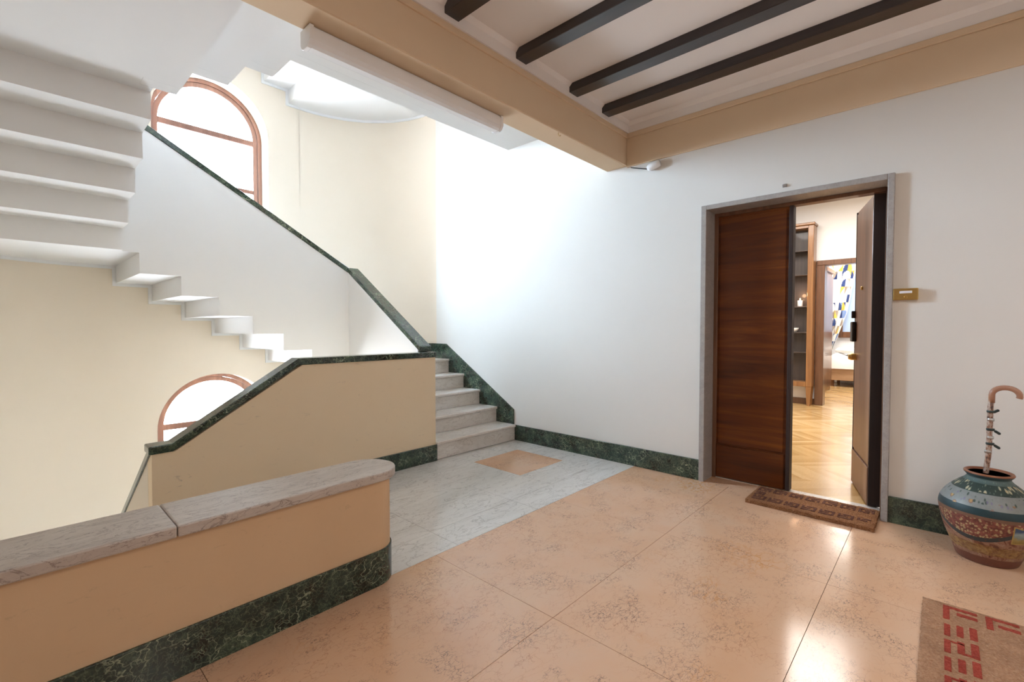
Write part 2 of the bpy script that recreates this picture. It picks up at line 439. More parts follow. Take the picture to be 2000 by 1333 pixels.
# window wall with arched openings
WC, WR = 1.70, .60
def arch_pts(zs, n=32): return [(WC+WR*cos(pi*i/n), zs+WR*sin(pi*i/n)) for i in range(n+1)]
SPR = [3.70-ST, 3.70, 3.70+ST]; SILL = [z-1.25 for z in SPR]
mb = MB(); TH = .42
Y0, Y1 = YB, YB+TH
lo = ZL
for k in range(3):
    sp, sl = SPR[k], SILL[k]
    hi = SILL[k+1] if k < 2 else ZH
    ap = arch_pts(sp)
    mb.box(WC-WR, WC+WR, Y0, Y1, lo, sl) if k == 0 else None
    n = len(ap)
    vs = []
    for (x, z) in ap: vs += [(x, Y0, z), (x, Y0, hi), (x, Y1, z), (x, Y1, hi)]
    fs = []
    for i in range(n-1):
        a = i*4; b = a+4
        fs += [(a, a+1, b+1, b), (a+2, b+2, b+3, a+3), (a, b, b+2, a+2)]
    mb.add(vs, fs)
    mb.add([(WC-WR, Y0, sl), (WC+WR, Y0, sl), (WC+WR, Y1, sl), (WC-WR, Y1, sl)], [(0, 1, 2, 3)])
mb.box(WX0, WC-WR, Y0, Y1, ZL, ZH).box(WC+WR, WX1, Y0, Y1, ZL, ZH)
struct(mb.build('wall_back', M['stairwall'], recalc=False), 'cream window wall of the stairwell')
mb = MB(); mb.box(WX0-RR-.25, WX0-RR, 2.31, WY1, ZL, ZH)
struct(mb.build('wall_left', M['stairwall']), 'left wall of the stairwell')
mb = MB(); mb.box(-2.75, -2.5, -2.75, 2.31, -.2, 3.5).box(-2.5, WX0-RR-.25, 2.10, 2.35, -.2, 3.5)
struct(mb.build('wall_hall_left', M['wall']), 'wall at the far left of the hall')
mb = MB(); mb.box(-2.75, XW+.25, -2.75, -2.5, -.2, 3.5)
struct(mb.build('wall_front', M['wall']), 'wall behind the camera')
mb = MB(); mb.box(WX0-RR, XW, 2.06, 2.42, ZL, -.19)  # unseen wall added to block light where the lower hall opens
struct(mb.build('light_stop_below', M['stairwall']), 'added unseen wall blocking light under the landing edge')
mb = MB(); mb.box(WX0-RR, XW, 2.21, 2.42, 3.215, ZH)
struct(mb.build('wall_above', M['white']), 'wall above the beam')
mb = MB(); mb.box(WX0-RR-.3, XW+.3, 2.0, YB+.4, ZH, ZH+.1)
struct(mb.build('ceiling_stairwell', M['white']), 'ceiling high above the stairwell')
mb = MB(); mb.box(WX0-RR-.3, XW+.3, 2.0, YB+.4, ZL-.1, ZL)
struct(mb.build('floor_stairwell', M['grey']), 'floor at the bottom of the stairwell')
# hall ceiling, coving, cornices
CZ = 3.215
mb = MB(); mb.box(-2.6, XW+.05, -2.6, 2.22, CZ, CZ+.1)
struct(mb.build('ceiling', M['ceil']), 'flat pale ceiling between dark beams')
mb = MB()
mb.prism([(XW, 3.117), (XW-.022, 3.117), (XW-.022, 3.185), (XW-.05, CZ), (XW, CZ)], 'Y', -2.5, 2.20)
struct(mb.build('trim_1', M['ceil']), 'pale coving strip above the wall cornice')
mb = MB(); mb.prism([(2.21, 3.117), (2.178, 3.117), (2.178, 3.19), (2.15, CZ), (2.21, CZ)], 'X', -2.5, XW-.02)
struct(mb.build('trim_2', M['ceil']), 'pale coving strip above the broad beam')
mb = MB()
mb.box(XW-.018, XW, -2.5, 2.20, 2.81, 3.075, .003).box(XW-.030, XW, -2.5, 2.20, 3.075, 3.117, .004)
struct(mb.build('trim_3', M['tan']), 'tan painted cornice band along the door wall')
# broad beam
bt = thing('ceiling_beam', 'broad tan plastered beam crossing between the hall ceiling and the stairwell', 'beam', (0, 2.31, 2.82))
mb = MB(); mb.box(-2.5, XW, 2.20, 2.42, 2.82, 3.40, .006); mb.build('beam_body', M['tan'], bt)
mb = MB(); mb.box(-2.5, XW, 2.186, 2.21, 3.075, 3.117, .004); mb.build('moulding', M['tan'], bt)
# dark beams
names = ['dark stained ceiling beam leftmost of the four, partly out of frame', 'dark stained ceiling beam second from the left', 'dark stained ceiling beam second from the door wall', 'dark stained ceiling beam nearest the door wall']
for (a, b), lb in zip(((1.775, 1.885), (2.399, 2.507), (3.022, 3.133), (3.499, 3.613)), names):
    mb = MB(); mb.box(a, b, -2.5, 2.19, 3.150, CZ+.002, .003)
    tag(mb.build('wooden_beam', M['beamwood']), lb, 'beam', 'dark ceiling beams')

# ------------------------------------------------------------ windows
def ring(mb, r0, r1, sp, sl, y0, y1, n=32):
    """arched ring between outer radius r0 and inner r1, down to sill with bottom rail"""
    po = [(WC+r0, sl)]+[(WC+r0*cos(pi*i/n), sp+r0*sin(pi*i/n)) for i in range(n+1)]+[(WC-r0, sl)]
    pi_ = [(WC+r1, sl)]+[(WC+r1*cos(pi*i/n), sp+r1*sin(pi*i/n)) for i in range(n+1)]+[(WC-r1, sl)]
    vs = []; fs = []
    for (p, q) in zip(po, pi_): vs += [(p[0], y0, p[1]), (q[0], y0, q[1]), (p[0], y1, p[1]), (q[0], y1, q[1])]
    for i in range(len(po)-1):
        a = i*4; b = a+4
        fs += [(a, a+1, b+1, b), (a+2, b+2, b+3, a+3), (a, b, b+2, a+2), (a+1, a+3, b+3, b+1)]
    mb.add(vs, fs)
for k in (1, 0, 2):
    sp, sl = SPR[k], SILL[k]
    lab = ['arched window low at the left, seen behind the sloping parapet', 'tall arched window high at the left behind the upper handrail', 'arched window of the floor above'][k]
    w = struct(thing('window_%d' % (k+1), None, None, (WC, YB+.25, sl)), lab)
    mb = MB(); ring(mb, .60, .555, sp, sl, YB+.22, YB+.31); mb.box(WC-.6, WC+.6, YB+.22, YB+.31, sl, sl+.05); mb.build('window_frame', M['winwood'], w)
    mb = MB(); ring(mb, .553, .50, sp, sl+.05, YB+.235, YB+.285)
    mb.box(WC-.5, WC+.5, YB+.24, YB+.28, sl+.05, sl+.11)
    mb.build('sash', M['winwood'], w)
    mb = MB(); mb.box(WC-.5, WC+.5, YB+.24, YB+.28, sp-.045, sp+.025, .004); mb.build('transom', M['winwood'], w)
    mb = MB(); mb.box(WC-.5, WC+.5, YB+.24, YB+.28, sp-.66, sp-.61, .004); mb.build('glazing_bar', M['winwood'], w)
    n = 24
    top = [(WC+.5*cos(pi*i/n), sp+.5*sin(pi*i/n)) for i in range(n+1)]
    mb = MB(); mb.prism(top, 'Y', YB+.258, YB+.262); mb.build('window_pane', M['glass'], w)
    mb = MB(); mb.box(WC-.5, WC+.5, YB+.258, YB+.262, sp-.61, sp-.045); mb.build('window_pane', M['glass'], w)
    mb = MB(); mb.box(WC-.5, WC+.5, YB+.258, YB+.262, sl+.11, sp-.66); mb.build('window_pane', M['glass'], w)
    mb = MB(); mb.box(WC-.62, WC+.62, YB-.02, YB+.22, sl-.03, sl, .004); mb.build('window_sill', M['step'], w)

# ------------------------------------------------------------ flights
def cap_yz(mb, pts, x0, x1, t=.05):   # pts (Y,ztop)
    mb.prism(pts+[(p[0], p[1]-t) for p in pts[::-1]], 'X', x0, x1)
def cap_xz(mb, pts, y0, y1, t=.05):
    mb.prism(pts+[(p[0], p[1]-t) for p in pts[::-1]], 'Y', y0, y1)
# A: first rising flight along the door wall
fA = thing('stair_flight', 'short flight of pale veined marble steps rising beside the white wall', 'stairs', (3.4, 3.64, 0))
flight_body(fA, 'A', 0)
for i in range(5):
    y = 3.64+T_*i
    marble_step(fA, 'Y', y, y+T_ if i < 4 else WY1, R_*(i+1)+.004, 1, WX1+.122, XW-.018)
quarter(fA, 0)
mb = MB()
sk = [(3.645, R_), (3.645, .352), (4.873, 1.088), (WY1, 1.088), (WY1, 5*R_), (4.828, 5*R_)]
t = []
for i in range(4, 0, -1): t += [(3.64+T_*i, R_*(i+1)), (3.64+T_*i, R_*i)]
mb.prism(sk[:5]+t[0:], 'X', XW-.020, XW)
ar = arc(WX1, WY1, RR, 0, pi/2); ai = arc(WX1, WY1, RR-.02, 0, pi/2)
vs = []; fs = []
for p, q in zip(ar, ai): vs += [(*q, 5*R_), (*q, 1.088), (*p, 1.088), (*p, 5*R_)]
for i in range(len(ar)-1):
    a = i*4; b = a+4; fs += [(a, a+1, b+1, b), (a+1, a+2, b+2, b+1)]
mb.add(vs, fs)
mb.build('stair_skirting', M['green'], fA)
# B
def soffit_trim(par, z, which):
    mb = MB(); w = .032; e = .012
    if which == 'B':
        p = soff_B(z)[1:-1]; pts = [(WX1, z+5*R_-.18)]+p+[(WX0, z+12*R_-.18)]
        out = [(x, zz) for x, zz in pts]
        low = []
        for i, (x, zz) in enumerate(pts): # shifted left/down
            low.append((x-w if 0 < i < len(pts)-1 else x, zz-w))
        mb.prism(out+low[::-1], 'Y', YB-e, YB)
    if which in ('R', 'L'):
        zb = z+(5 if which == 'R' else 12)*R_-.18
        cx = WX1 if which == 'R' else WX0; a0, a1 = (0, pi/2) if which == 'R' else (pi/2, pi)
        ar = arc(cx, WY1, RR, a0, a1); ai = arc(cx, WY1, RR-e, a0, a1); vs = []; fs = []
        for p, q in zip(ar, ai): vs += [(*q, zb-w), (*q, zb), (*p, zb), (*p, zb-w)]
        for i in range(len(ar)-1):
            a = i*4; b = a+4; fs += [(a, a+1, b+1, b), (a+3, a, b, b+3)]
        mb.add(vs, fs)
    return mb.build('soffit_border', M['white'], par)
fB = thing('stair_flight', 'flight above the low arched window showing its white stepped underside', 'stairs', (1.6, 5.7, .89))
flight_body(fB, 'B', 0); soffit_trim(fB, 0, 'B')
quarter(fB, 0, 'L'); soffit_trim(fB, 0, 'L')
fC = thing('stair_flight', 'overhead flight at far left with broad white stepped underside', 'stairs', (0, 4.4, 2.1))
flight_body(fC, 'C', 0)
fD = thing('stair_flight', 'topmost overhead flight and landing underside beside the tan beam', 'stairs', (1, 3, 3))
flight_body(fD, 'D', 0)
mb = MB(); mb.box(1.70, WX1+.12, 2.42, 3.62, 3.37, 3.55).box(WX1+.12, XW, 2.42, 3.64, 3.37, 3.55); mb.build('landing_slab', M['white'], fD)
mb = MB(); mb.box(WX0-RR, .68, 2.42, 3.62, 2.8375, 3.0175) if False else None
fU = thing('stair_flight', 'bright white underside of the next storey flight round the curved wall', 'stairs', (3.4, 3.7, 3.55))
flight_body(fU, 'A', ST); quarter(fU, ST); soffit_trim(fU, ST, 'R')
flight_body(fU, 'B', ST, 'upper_stair_body'); soffit_trim(fU, ST, 'B')
# down
fL = thing('stair_flight', 'flight going down between the bench parapet and the brown parapet', 'stairs', (1, 3, -.6))
flight_body(fL, 'D', -ST)
for i in range(3): marble_step(fL, 'X', .685+.303*i, .685+.303*(i+1) if i < 2 else 1.35, -R_*(2-i)-.001, 1, 2.42, 3.61)
flight_body(fL, 'C', -ST, 'lower_stair_body')
for i in range(5):
    y = 5.09-.295*i; marble_step(fL, 'Y', y, y-.295, -ST+R_*(13+i)+.001, -1, WX0-1.285, WX0-.08)
flight_body(fL, 'B', -ST, 'lowest_stair_body'); quarter(fL, -ST, 'L'); quarter(fL, -ST, 'R')

# ------------------------------------------------------------ stair parapets with marble rails
def zA(y): return 1.020+.632*(y-WY0)
pA = thing('stair_parapet', 'slanting bright white stair parapet with veined dark rail beside the steps', 'parapet', (2.76, 4.4, .5))
capA = [(3.62, 1.080), (WY1+.02, 2.005)]
mb = MB()
s = [q for q in soff_A(0) if q[0] > WY0]
mb.prism([(WY0, -.003)]+s+[(WY1, 1.945)]+[(WY0, 1.095)], 'X', WX1, WX1+.12); mb.build('parapet_wall', M['white'], pA)
mb = MB(); cap_yz(mb, [(3.70, 1.120), (WY1+.01, 2.005)], WX1-.008, WX1+.130, .052); mb.build('handrail', M['green'], pA, .006)
pB = thing('stair_parapet', 'large pale stair parapet rising leftwards below the tall arched window', 'parapet', (1.7, 5.15, 1.5))
mb = MB()
s = soff_B(0)
s = s[:-1]+[(WX0-.07, s[-1][1])]
mb.prism(s+[(WX0-.07, 3.145), (WX1+.12, 1.945)], 'Y', WY1, WY1+.12); mb.build('parapet_wall', M['white'], pB)
mb = MB(); cap_xz(mb, [(WX1+.13, 1.975), (WX1, 2.000), (1.645, 2.612), (.86, 3.058), (WX0-.07, 3.18)], WY1-.008, WY1+.13, .058); mb.build('handrail', M['green'], pB, .006)
pC = thing('stair_parapet', 'white parapet edging the overhead flight at far left, nearest the top', 'parapet', (.62, 4.4, 2.5))
mb = MB(); s = [q for q in soff_C(0) if q[0] > WY0-.01]
mb.prism(s[:-1]+[(s[-1][0], s[-1][1]), (WY0, s[-1][1]), (WY0, 4.03), (WY1, 3.13)], 'X', WX0-.07, WX0); mb.build('parapet_wall', M['white'], pC)
mb = MB(); cap_yz(mb, [(WY0, 4.08), (WY1, 3.18)], WX0-.078, WX0+.008); mb.build('handrail', M['green'], pC)
# brown parapet at landing level, its rail bends down at the left
def front_parapet(z, wallmat, nm_label, base):
    p = thing('stair_parapet', nm_label, 'parapet', (1.7, 3.68, z))
    top = [(WX1+.12, 1.017+z), (1.535, 1.017+z), (.715, .506+z), (.59, .506+z)]
    so = [q for q in soff_D(z-ST)]
    low = [(.59, so[0][1])]+[q for q in so[1:-1]]+[(WX1+.12, z-.18)]
    mb = MB(); mb.prism(low+top, 'Y', 3.62, WY0)
    mb.build('parapet_wall', wallmat, p, .004)
    c = [(WX1+.128, 1.067+z), (1.503, 1.067+z), (.70, .558+z), (.575, .556+z)]
    mb = MB(); cap_xz(mb, c, 3.608, WY0+.010, .052); mb.build('handrail', M['green'], p, .008)
    if base:
        mb = MB(); mb.box(1.30, WX1+.127, 3.603, 3.62, 0, .160, .003); mb.build('baseboard', M['green'], p)
        mb = MB()
    return p
front_parapet(0, M['brown'], 'tan scuffed stair parapet with dark marble rail sloping down to the left', True)
front_parapet(ST, M['white'], 'parapet of the storey above, only its stepped white lower edge in view', False)
pE = thing('stair_parapet', 'cream side parapet dropping away steeply behind the tan one', 'parapet', (.62, 4.4, -1))
mb = MB(); s = [q for q in soff_C(-ST) if q[0] > WY0-.01]
mb.prism(s[:-1]+[(WY0, s[-1][1]), (WY0, .455), (WY1, -.42)], 'X', WX0-.07, WX0); mb.build('parapet_wall', M['stairwall'], pE)
mb = MB(); cap_yz(mb, [(3.63, .556), (WY1, -.37)], WX0-.082, WX0+.008); mb.build('handrail', M['green'], pE, .004)

# ------------------------------------------------------------ bench parapet in front
bp = thing('bench_parapet', 'low peach parapet with rounded end and grey marble top in the foreground', 'parapet', (0, 2.19, 0))
def stadium(x0, xe, y0, y1, n=24, rr=None):
    r = (y1-y0)/2; cy = (y0+y1)/2
    return [(x0, y0)]+[(xe-r+r*sin(pi*i/n), cy-r*cos(pi*i/n)) for i in range(n+1)]+[(x0, y1)]
mb = MB(); mb.prism(stadium(-2.5, 1.366, 2.062, 2.318), 'Z', -.18, .535); mb.build('parapet_wall', M['bench'], bp)
jx = .404
mb = MB(); pl = stadium(jx+.0012, 1.395, 2.034, 2.345); mb.prism(pl, 'Z', .533, .577); mb.build('marble_slab', M['bordo'], bp, .006)
mb = MB(); mb.box(-.80, jx-.0012, 2.034, 2.345, .533, .577); mb.build('marble_slab', M['bordo'], bp, .006)
mb = MB(); mb.box(-2.5, -.8024, 2.034, 2.345, .533, .577); mb.build('marble_slab', M['bordo'], bp, .006)
po = stadium(-2.5, 1.374, 2.052, 2.328); mb = MB(); mb.prism(po, 'Z', 0.0, .178); mb.build('baseboard', M['green'], bp, .003)

# ------------------------------------------------------------ baseboards on the door wall
mb = MB(); mb.box(XW-.020, XW, DY1, 3.62, 0, .175, .003)
struct(mb.build('baseboard_right', M['green']), 'dark green marble baseboard between door and steps')
mb = MB(); mb.box(XW-.020, XW, -2.5, DY0, 0, .175, .003)
struct(mb.build('baseboard_right', M['green']), 'dark green marble baseboard behind the painted jar')

# ------------------------------------------------------------ double door
dr = struct(thing('door_1', None, None, (XW, .87, 0)), 'wooden double door in a stone frame, right leaf open')
FX = XW-.030; IY0, IY1, IZ = .277, 1.453, 2.282
mb = MB(); mb.box(FX, XW+.19, DY0, IY0, 0, DZ, .003).box(FX, XW+.19, IY1, DY1, 0, DZ, .003).box(FX, XW+.19, IY0, IY1, IZ, DZ, .003)
mb.build('stone_frame', M['stone'], dr)
mb = MB(); mb.box(4.15, 4.235, IY1-.030, IY1, 0, IZ, .003).box(4.15, 4.235, IY0, IY0+.02, 0, IZ, .003).box(4.15, 4.235, IY0+.02, IY1-.03, IZ-.028, IZ, .003)
mb.build('wooden_frame', M['casing'], dr)
# fixed leaf
LX = 4.162
lf = MB(); lf.box(LX+.006, LX+.07, .885, IY1-.030, .012, 2.254); lf = lf.build('door_leaf', M['walnut'], dr)
lf['label'] = 'closed reddish walnut leaf'
mb = MB(); mb.box(LX-.004, LX+.01, .905, IY1-.045, .305, 2.235, .004); mb.build('door_panel', M['walnut'], lf)
mb = MB(); mb.box(LX-.010, LX+.01, .900, IY1-.032, .012, .290, .004); mb.build('kick_board', M['walnut'], lf)
mb = MB(); mb.box(LX-.014, LX+.07, .858, .886, .012, 2.254, .003); mb.build('leaf_edge', M['darkwood'], lf)
# open leaf
U = Vector((.9655, .2605, 0)); N = Vector((-.2605, .9655, 0)); Zv = Vector((0, 0, 1)); O = Vector((4.222, .301, .012))
mb = MB(); mb.obox(O, U, N, Zv, .626, .064, 2.245)
rl = mb.build('door_leaf', M['walnut2'], dr); rl['label'] = 'open brown leaf turned into the apartment'
mb = MB(); mb.obox(O-U*.004, U, N, Zv, .012, .070, 2.245); mb.build('leaf_edge', M['darkwood'], rl)
mb = MB(); mb.obox(O+U*.020+N*.062+Zv*.29, U, N, Zv, .59, .008, 1.935, .003); mb.build('door_panel', M['walnut2'], rl)
mb = MB(); mb.obox(O+U*.012+N*.062, U, N, Zv, .61, .014, .272, .004); mb.build('kick_board', M['walnut2'], rl)
mb = MB(); mb.obox(O+U*.612+N*.0, U, N, Zv, .018, .072, 2.245, .002); mb.build('leaf_edge', M['darkwood'], rl)
mb = MB(); mb.obox(O+U*.555+N*.070+Zv*1.175, U, N, Zv, .085, .030, .165, .006); mb.build('lock_box', M['blackmetal'], rl)
mb = MB(); mb.obox(O+U*.600+N*.066+Zv*1.37, U, N, Zv, .03, .03, .06, .004); mb.build('lock_bolt', M['blackmetal'], rl)
def disc(o, u, n, r, t, k=20, dome=False):
    m_ = MB(); w = n.cross(u); ps = []
    for (rr, tt) in ((r, 0), (r, t*.6), (r*.75, t), (0.001, t*1.05)):
        for i in range(k): ps.append(tuple(o+(u*cos(2*pi*i/k)+w*sin(2*pi*i/k))*rr+n*tt))
    fs = [((j*k)+i, (j*k)+(i+1) % k, (j+1)*k+(i+1) % k, (j+1)*k+i) for j in range(3) for i in range(k)]
    m_.add(ps, fs, False); return m_
disc(O+U*.565+N*.070+Zv*1.05, U, N, .028, .05).build('door_knob', M['brass'], rl)
disc(O+U*.340+N*.070+Zv*1.60, U, N, .014, .012).build('peephole', M['brass'], rl)
mb = MB(); mb.box(4.16, 4.235, IY0, IY1, -.05, .004); mb.build('threshold', M['step'], dr)

# bell plate, sensor, hooks
bl = thing('doorbell_plate', 'small brass doorbell plate with white name slip right of the door', 'doorbell', (XW-.015, .18, 1.52))
mb = MB(); mb.box(XW-.030, XW, .112, .238, 1.483, 1.558, .004); mb.build('plate', M['brass'], bl)
mb = MB(); mb.box(XW-.034, XW-.029, .142, .205, 1.526, 1.541, .001); mb.build('name_slip', M['label'], bl)
disc(Vector((XW-.030, .172, 1.502)), Vector((0, 1, 0)), Vector((-1, 0, 0)), .009, .008).build('push_button', M['brass'], bl)
mb = MB(); mb.box(XW-.012, XW+.002, .870, .900, 2.360, 2.382, .003)
tag(mb.build('wall_plug', M['metal']), 'tiny grey metal plug on the wall above the door', 'wall plug')
sn = thing('wall_sensor', 'small white cylindrical fixture under the cornice near the beam end', 'sensor', (XW, 1.93, 2.75))
mb = MB(); mb.tube([(XW-.03, 1.98, 2.745), (XW-.03, 1.955, 2.75), (XW-.03, 1.89, 2.765), (XW-.03, 1.865, 2.77)], [.022, .034, .034, .028], 16); mb.build('housing', M['plastic'], sn)
mb = MB(); mb.tube([(XW-.012, 1.985, 2.745), (XW-.008, 2.05, 2.765), (XW-.006, 2.13, 2.79), (XW-.006, 2.16, 2.80)], .004, 6); mb.build('wire', M['blackmetal'], sn)
mb = MB(); mb.box(XW-.03, XW, 1.90, 1.94, 2.745, 2.765, .002); mb.build('bracket', M['plastic'], sn)
mb = MB(); mb.tube([(2.93, 2.215, 2.826), (2.93, 2.215, 2.808), (2.94, 2.215, 2.798), (2.955, 2.215, 2.80), (2.96, 2.215, 2.81)], .0022, 6)
tag(mb.build('hook', M['brass']), 'tiny hook screwed under the tan beam', 'hook')

# fluorescent light
ft = thing('fluorescent_light', 'long white acrylic ceiling light tube fixture under the tan beam', 'light', (1.75, 2.38, 2.78))
fy0, fy1, fz0, fz1 = 2.335, 2.438, 2.716, 2.819
mb = MB(); mb.box(1.06, 2.42, fy0+.012, fy1-.012, 2.796, fz1, .003); mb.build('base_tray', M['plastic'], ft)
pf = [(fy0, fz1-.018), (fy0, fz0+.030), (fy0+.012, fz0+.010), (fy0+.030, fz0), (fy1-.030, fz0), (fy1-.012, fz0+.010), (fy1, fz0+.030), (fy1, fz1-.018)]
mb = MB(); mb.prism(pf, 'X', 1.065, 2.415); mb.build('diffuser', M['plastic'], ft)
pe = [(fy0-.004, fz1-.003), (fy0-.004, fz0+.028), (fy0+.010, fz0+.006), (fy0+.028, fz0-.004), (fy1-.028, fz0-.004), (fy1-.010, fz0+.006), (fy1+.004, fz0+.028), (fy1+.004, fz1-.003)]
for a in (1.045, 2.413):
    mb = MB(); mb.prism(pe, 'X', a, a+.022); mb.build('end_cap', M['plastic'], ft, .003)

# ------------------------------------------------------------ mats
def patterned(mb, rects, z0, z1):
    for (x0, x1, y0, y1) in rects: mb.box(x0, x1, y0, y1, z0, z1, .002)
def fuzzy_slab(mb, x0, x1, y0, y1, z0, z1, amp, nx=40, ny=60):
    vs = []; fs = []
    for i in range(nx+1):
        for j in range(ny+1):
            e = 0
            x = x0+(x1-x0)*i/nx; y = y0+(y1-y0)*j/ny
            if i in (0, nx): x += random.uniform(-amp, amp)
            if j in (0, ny): y += random.uniform(-amp, amp)
            vs.append((x, y, z1+random.uniform(-amp, amp)*.7-(.004 if i in (0, nx) or j in (0, ny) else 0)))
    for i in range(nx):
        for j in range(ny): a = i*(ny+1)+j; fs.append((a, a+ny+1, a+ny+2, a+1))
    o = len(vs); loop = [i*(ny+1) for i in range(nx+1)]+[nx*(ny+1)+j for j in range(1, ny+1)]+[i*(ny+1)+ny for i in range(nx-1, -1, -1)]+[j for j in range(ny-1, 0, -1)]
    for k in loop: vs.append((vs[k][0], vs[k][1], z0))
    L = len(loop)
    for k in range(L): fs.append((loop[k], loop[(k+1) % L], o+(k+1) % L, o+k))
    fs.append([o+k for k in range(L)][::-1])
    mb.add(vs, fs)
dm = thing('doormat', 'small brown coir doormat with dark key pattern at the open door', 'doormat', (3.9, .67, 0))
mb = MB(); fuzzy_slab(mb, 3.700, 4.092, .290, 1.052, .001, .030, .003); mb.build('coir_base', M['coir'], dm)
rects = []
def key(y, flip, x0, x1):
    w = .017; m_ = (x0+x1)/2
    L = .125
    def Y(a): return y-a if flip else y-a
    r = [(x0, x1, Y(w), Y(0)), (x1-w if not flip else x0, x1 if not flip else x0+w, Y(L*.75), Y(w)),
         (x0+.022 if not flip else x1-.022-w, x0+.022+w if not flip else x1-.022, Y(L*.80), Y(.038)), (x0 if not flip else m_, m_ if not flip else x1, Y(L*.80+w), Y(L*.80))]
    return [(min(a, b), max(a, b), min(c, d), max(c, d)) for a, b, c, d in r]
w_ = .016
for i in range(7):
    y = 1.035-i*.106
    # two facing rows of hooked key shapes
    rects += [(4.030, 4.046, y-.088, y), (3.962, 4.030, y-.016, y), (3.962, 3.978, y-.062, y-.016), (3.996, 4.012, y-.088, y-.034), (3.962, 3.996, y-.088, y-.074)]
    y -= .012
    rects += [(3.750, 3.766, y-.088, y), (3.766, 3.834, y-.088, y-.072), (3.818, 3.834, y-.072, y-.026), (3.784, 3.800, y-.056, y), (3.800, 3.834, y-.014, y)]
rects = [q for q in rects if q[2] > .30]
rects += [(3.855, 3.871, .985, 1.03), (3.887, 3.903, .985, 1.03), (3.919, 3.935, .985, 1.03), (3.855, 3.935, .966, .982)]
mb = MB(); patterned(mb, rects, .018, .0335); mb.build('key_pattern', M['coirdark'], dm)
rg = thing('doormat', 'larger tan woven mat with red key border in the lower right corner', 'doormat', (2.5, -.25, 0))
mb = MB(); fuzzy_slab(mb, 2.10, 2.957, -.56, .041, .001, .012, .0018, 60, 50); mb.build('woven_base', M['matbase'], rg)
rects = [(2.79, 2.925, -.052, -.03), (2.902, 2.925, -.142, -.052), (2.852, 2.878, -.142, -.075)]
for i in range(4):
    d = -.137*i
    rects += [(2.64+d, 2.742+d, -.053, -.033), (2.660+d, 2.755+d, -.094, -.072), (2.668+d, 2.772+d, -.136, -.112)]
    if i % 2: rects += [(2.66+d, 2.675+d, -.136, -.094), (2.73+d, 2.742+d, -.094, -.053)]
for i in range(3):
    d = -.14*i
    rects += [(2.816, 2.932, -.190+d, -.168+d), (2.912, 2.934, -.272+d, -.190+d), (2.855, 2.880, -.272+d, -.205+d)]
mb = MB(); patterned(mb, rects, .008, .0145); mb.build('key_pattern', M['matred'], rg)

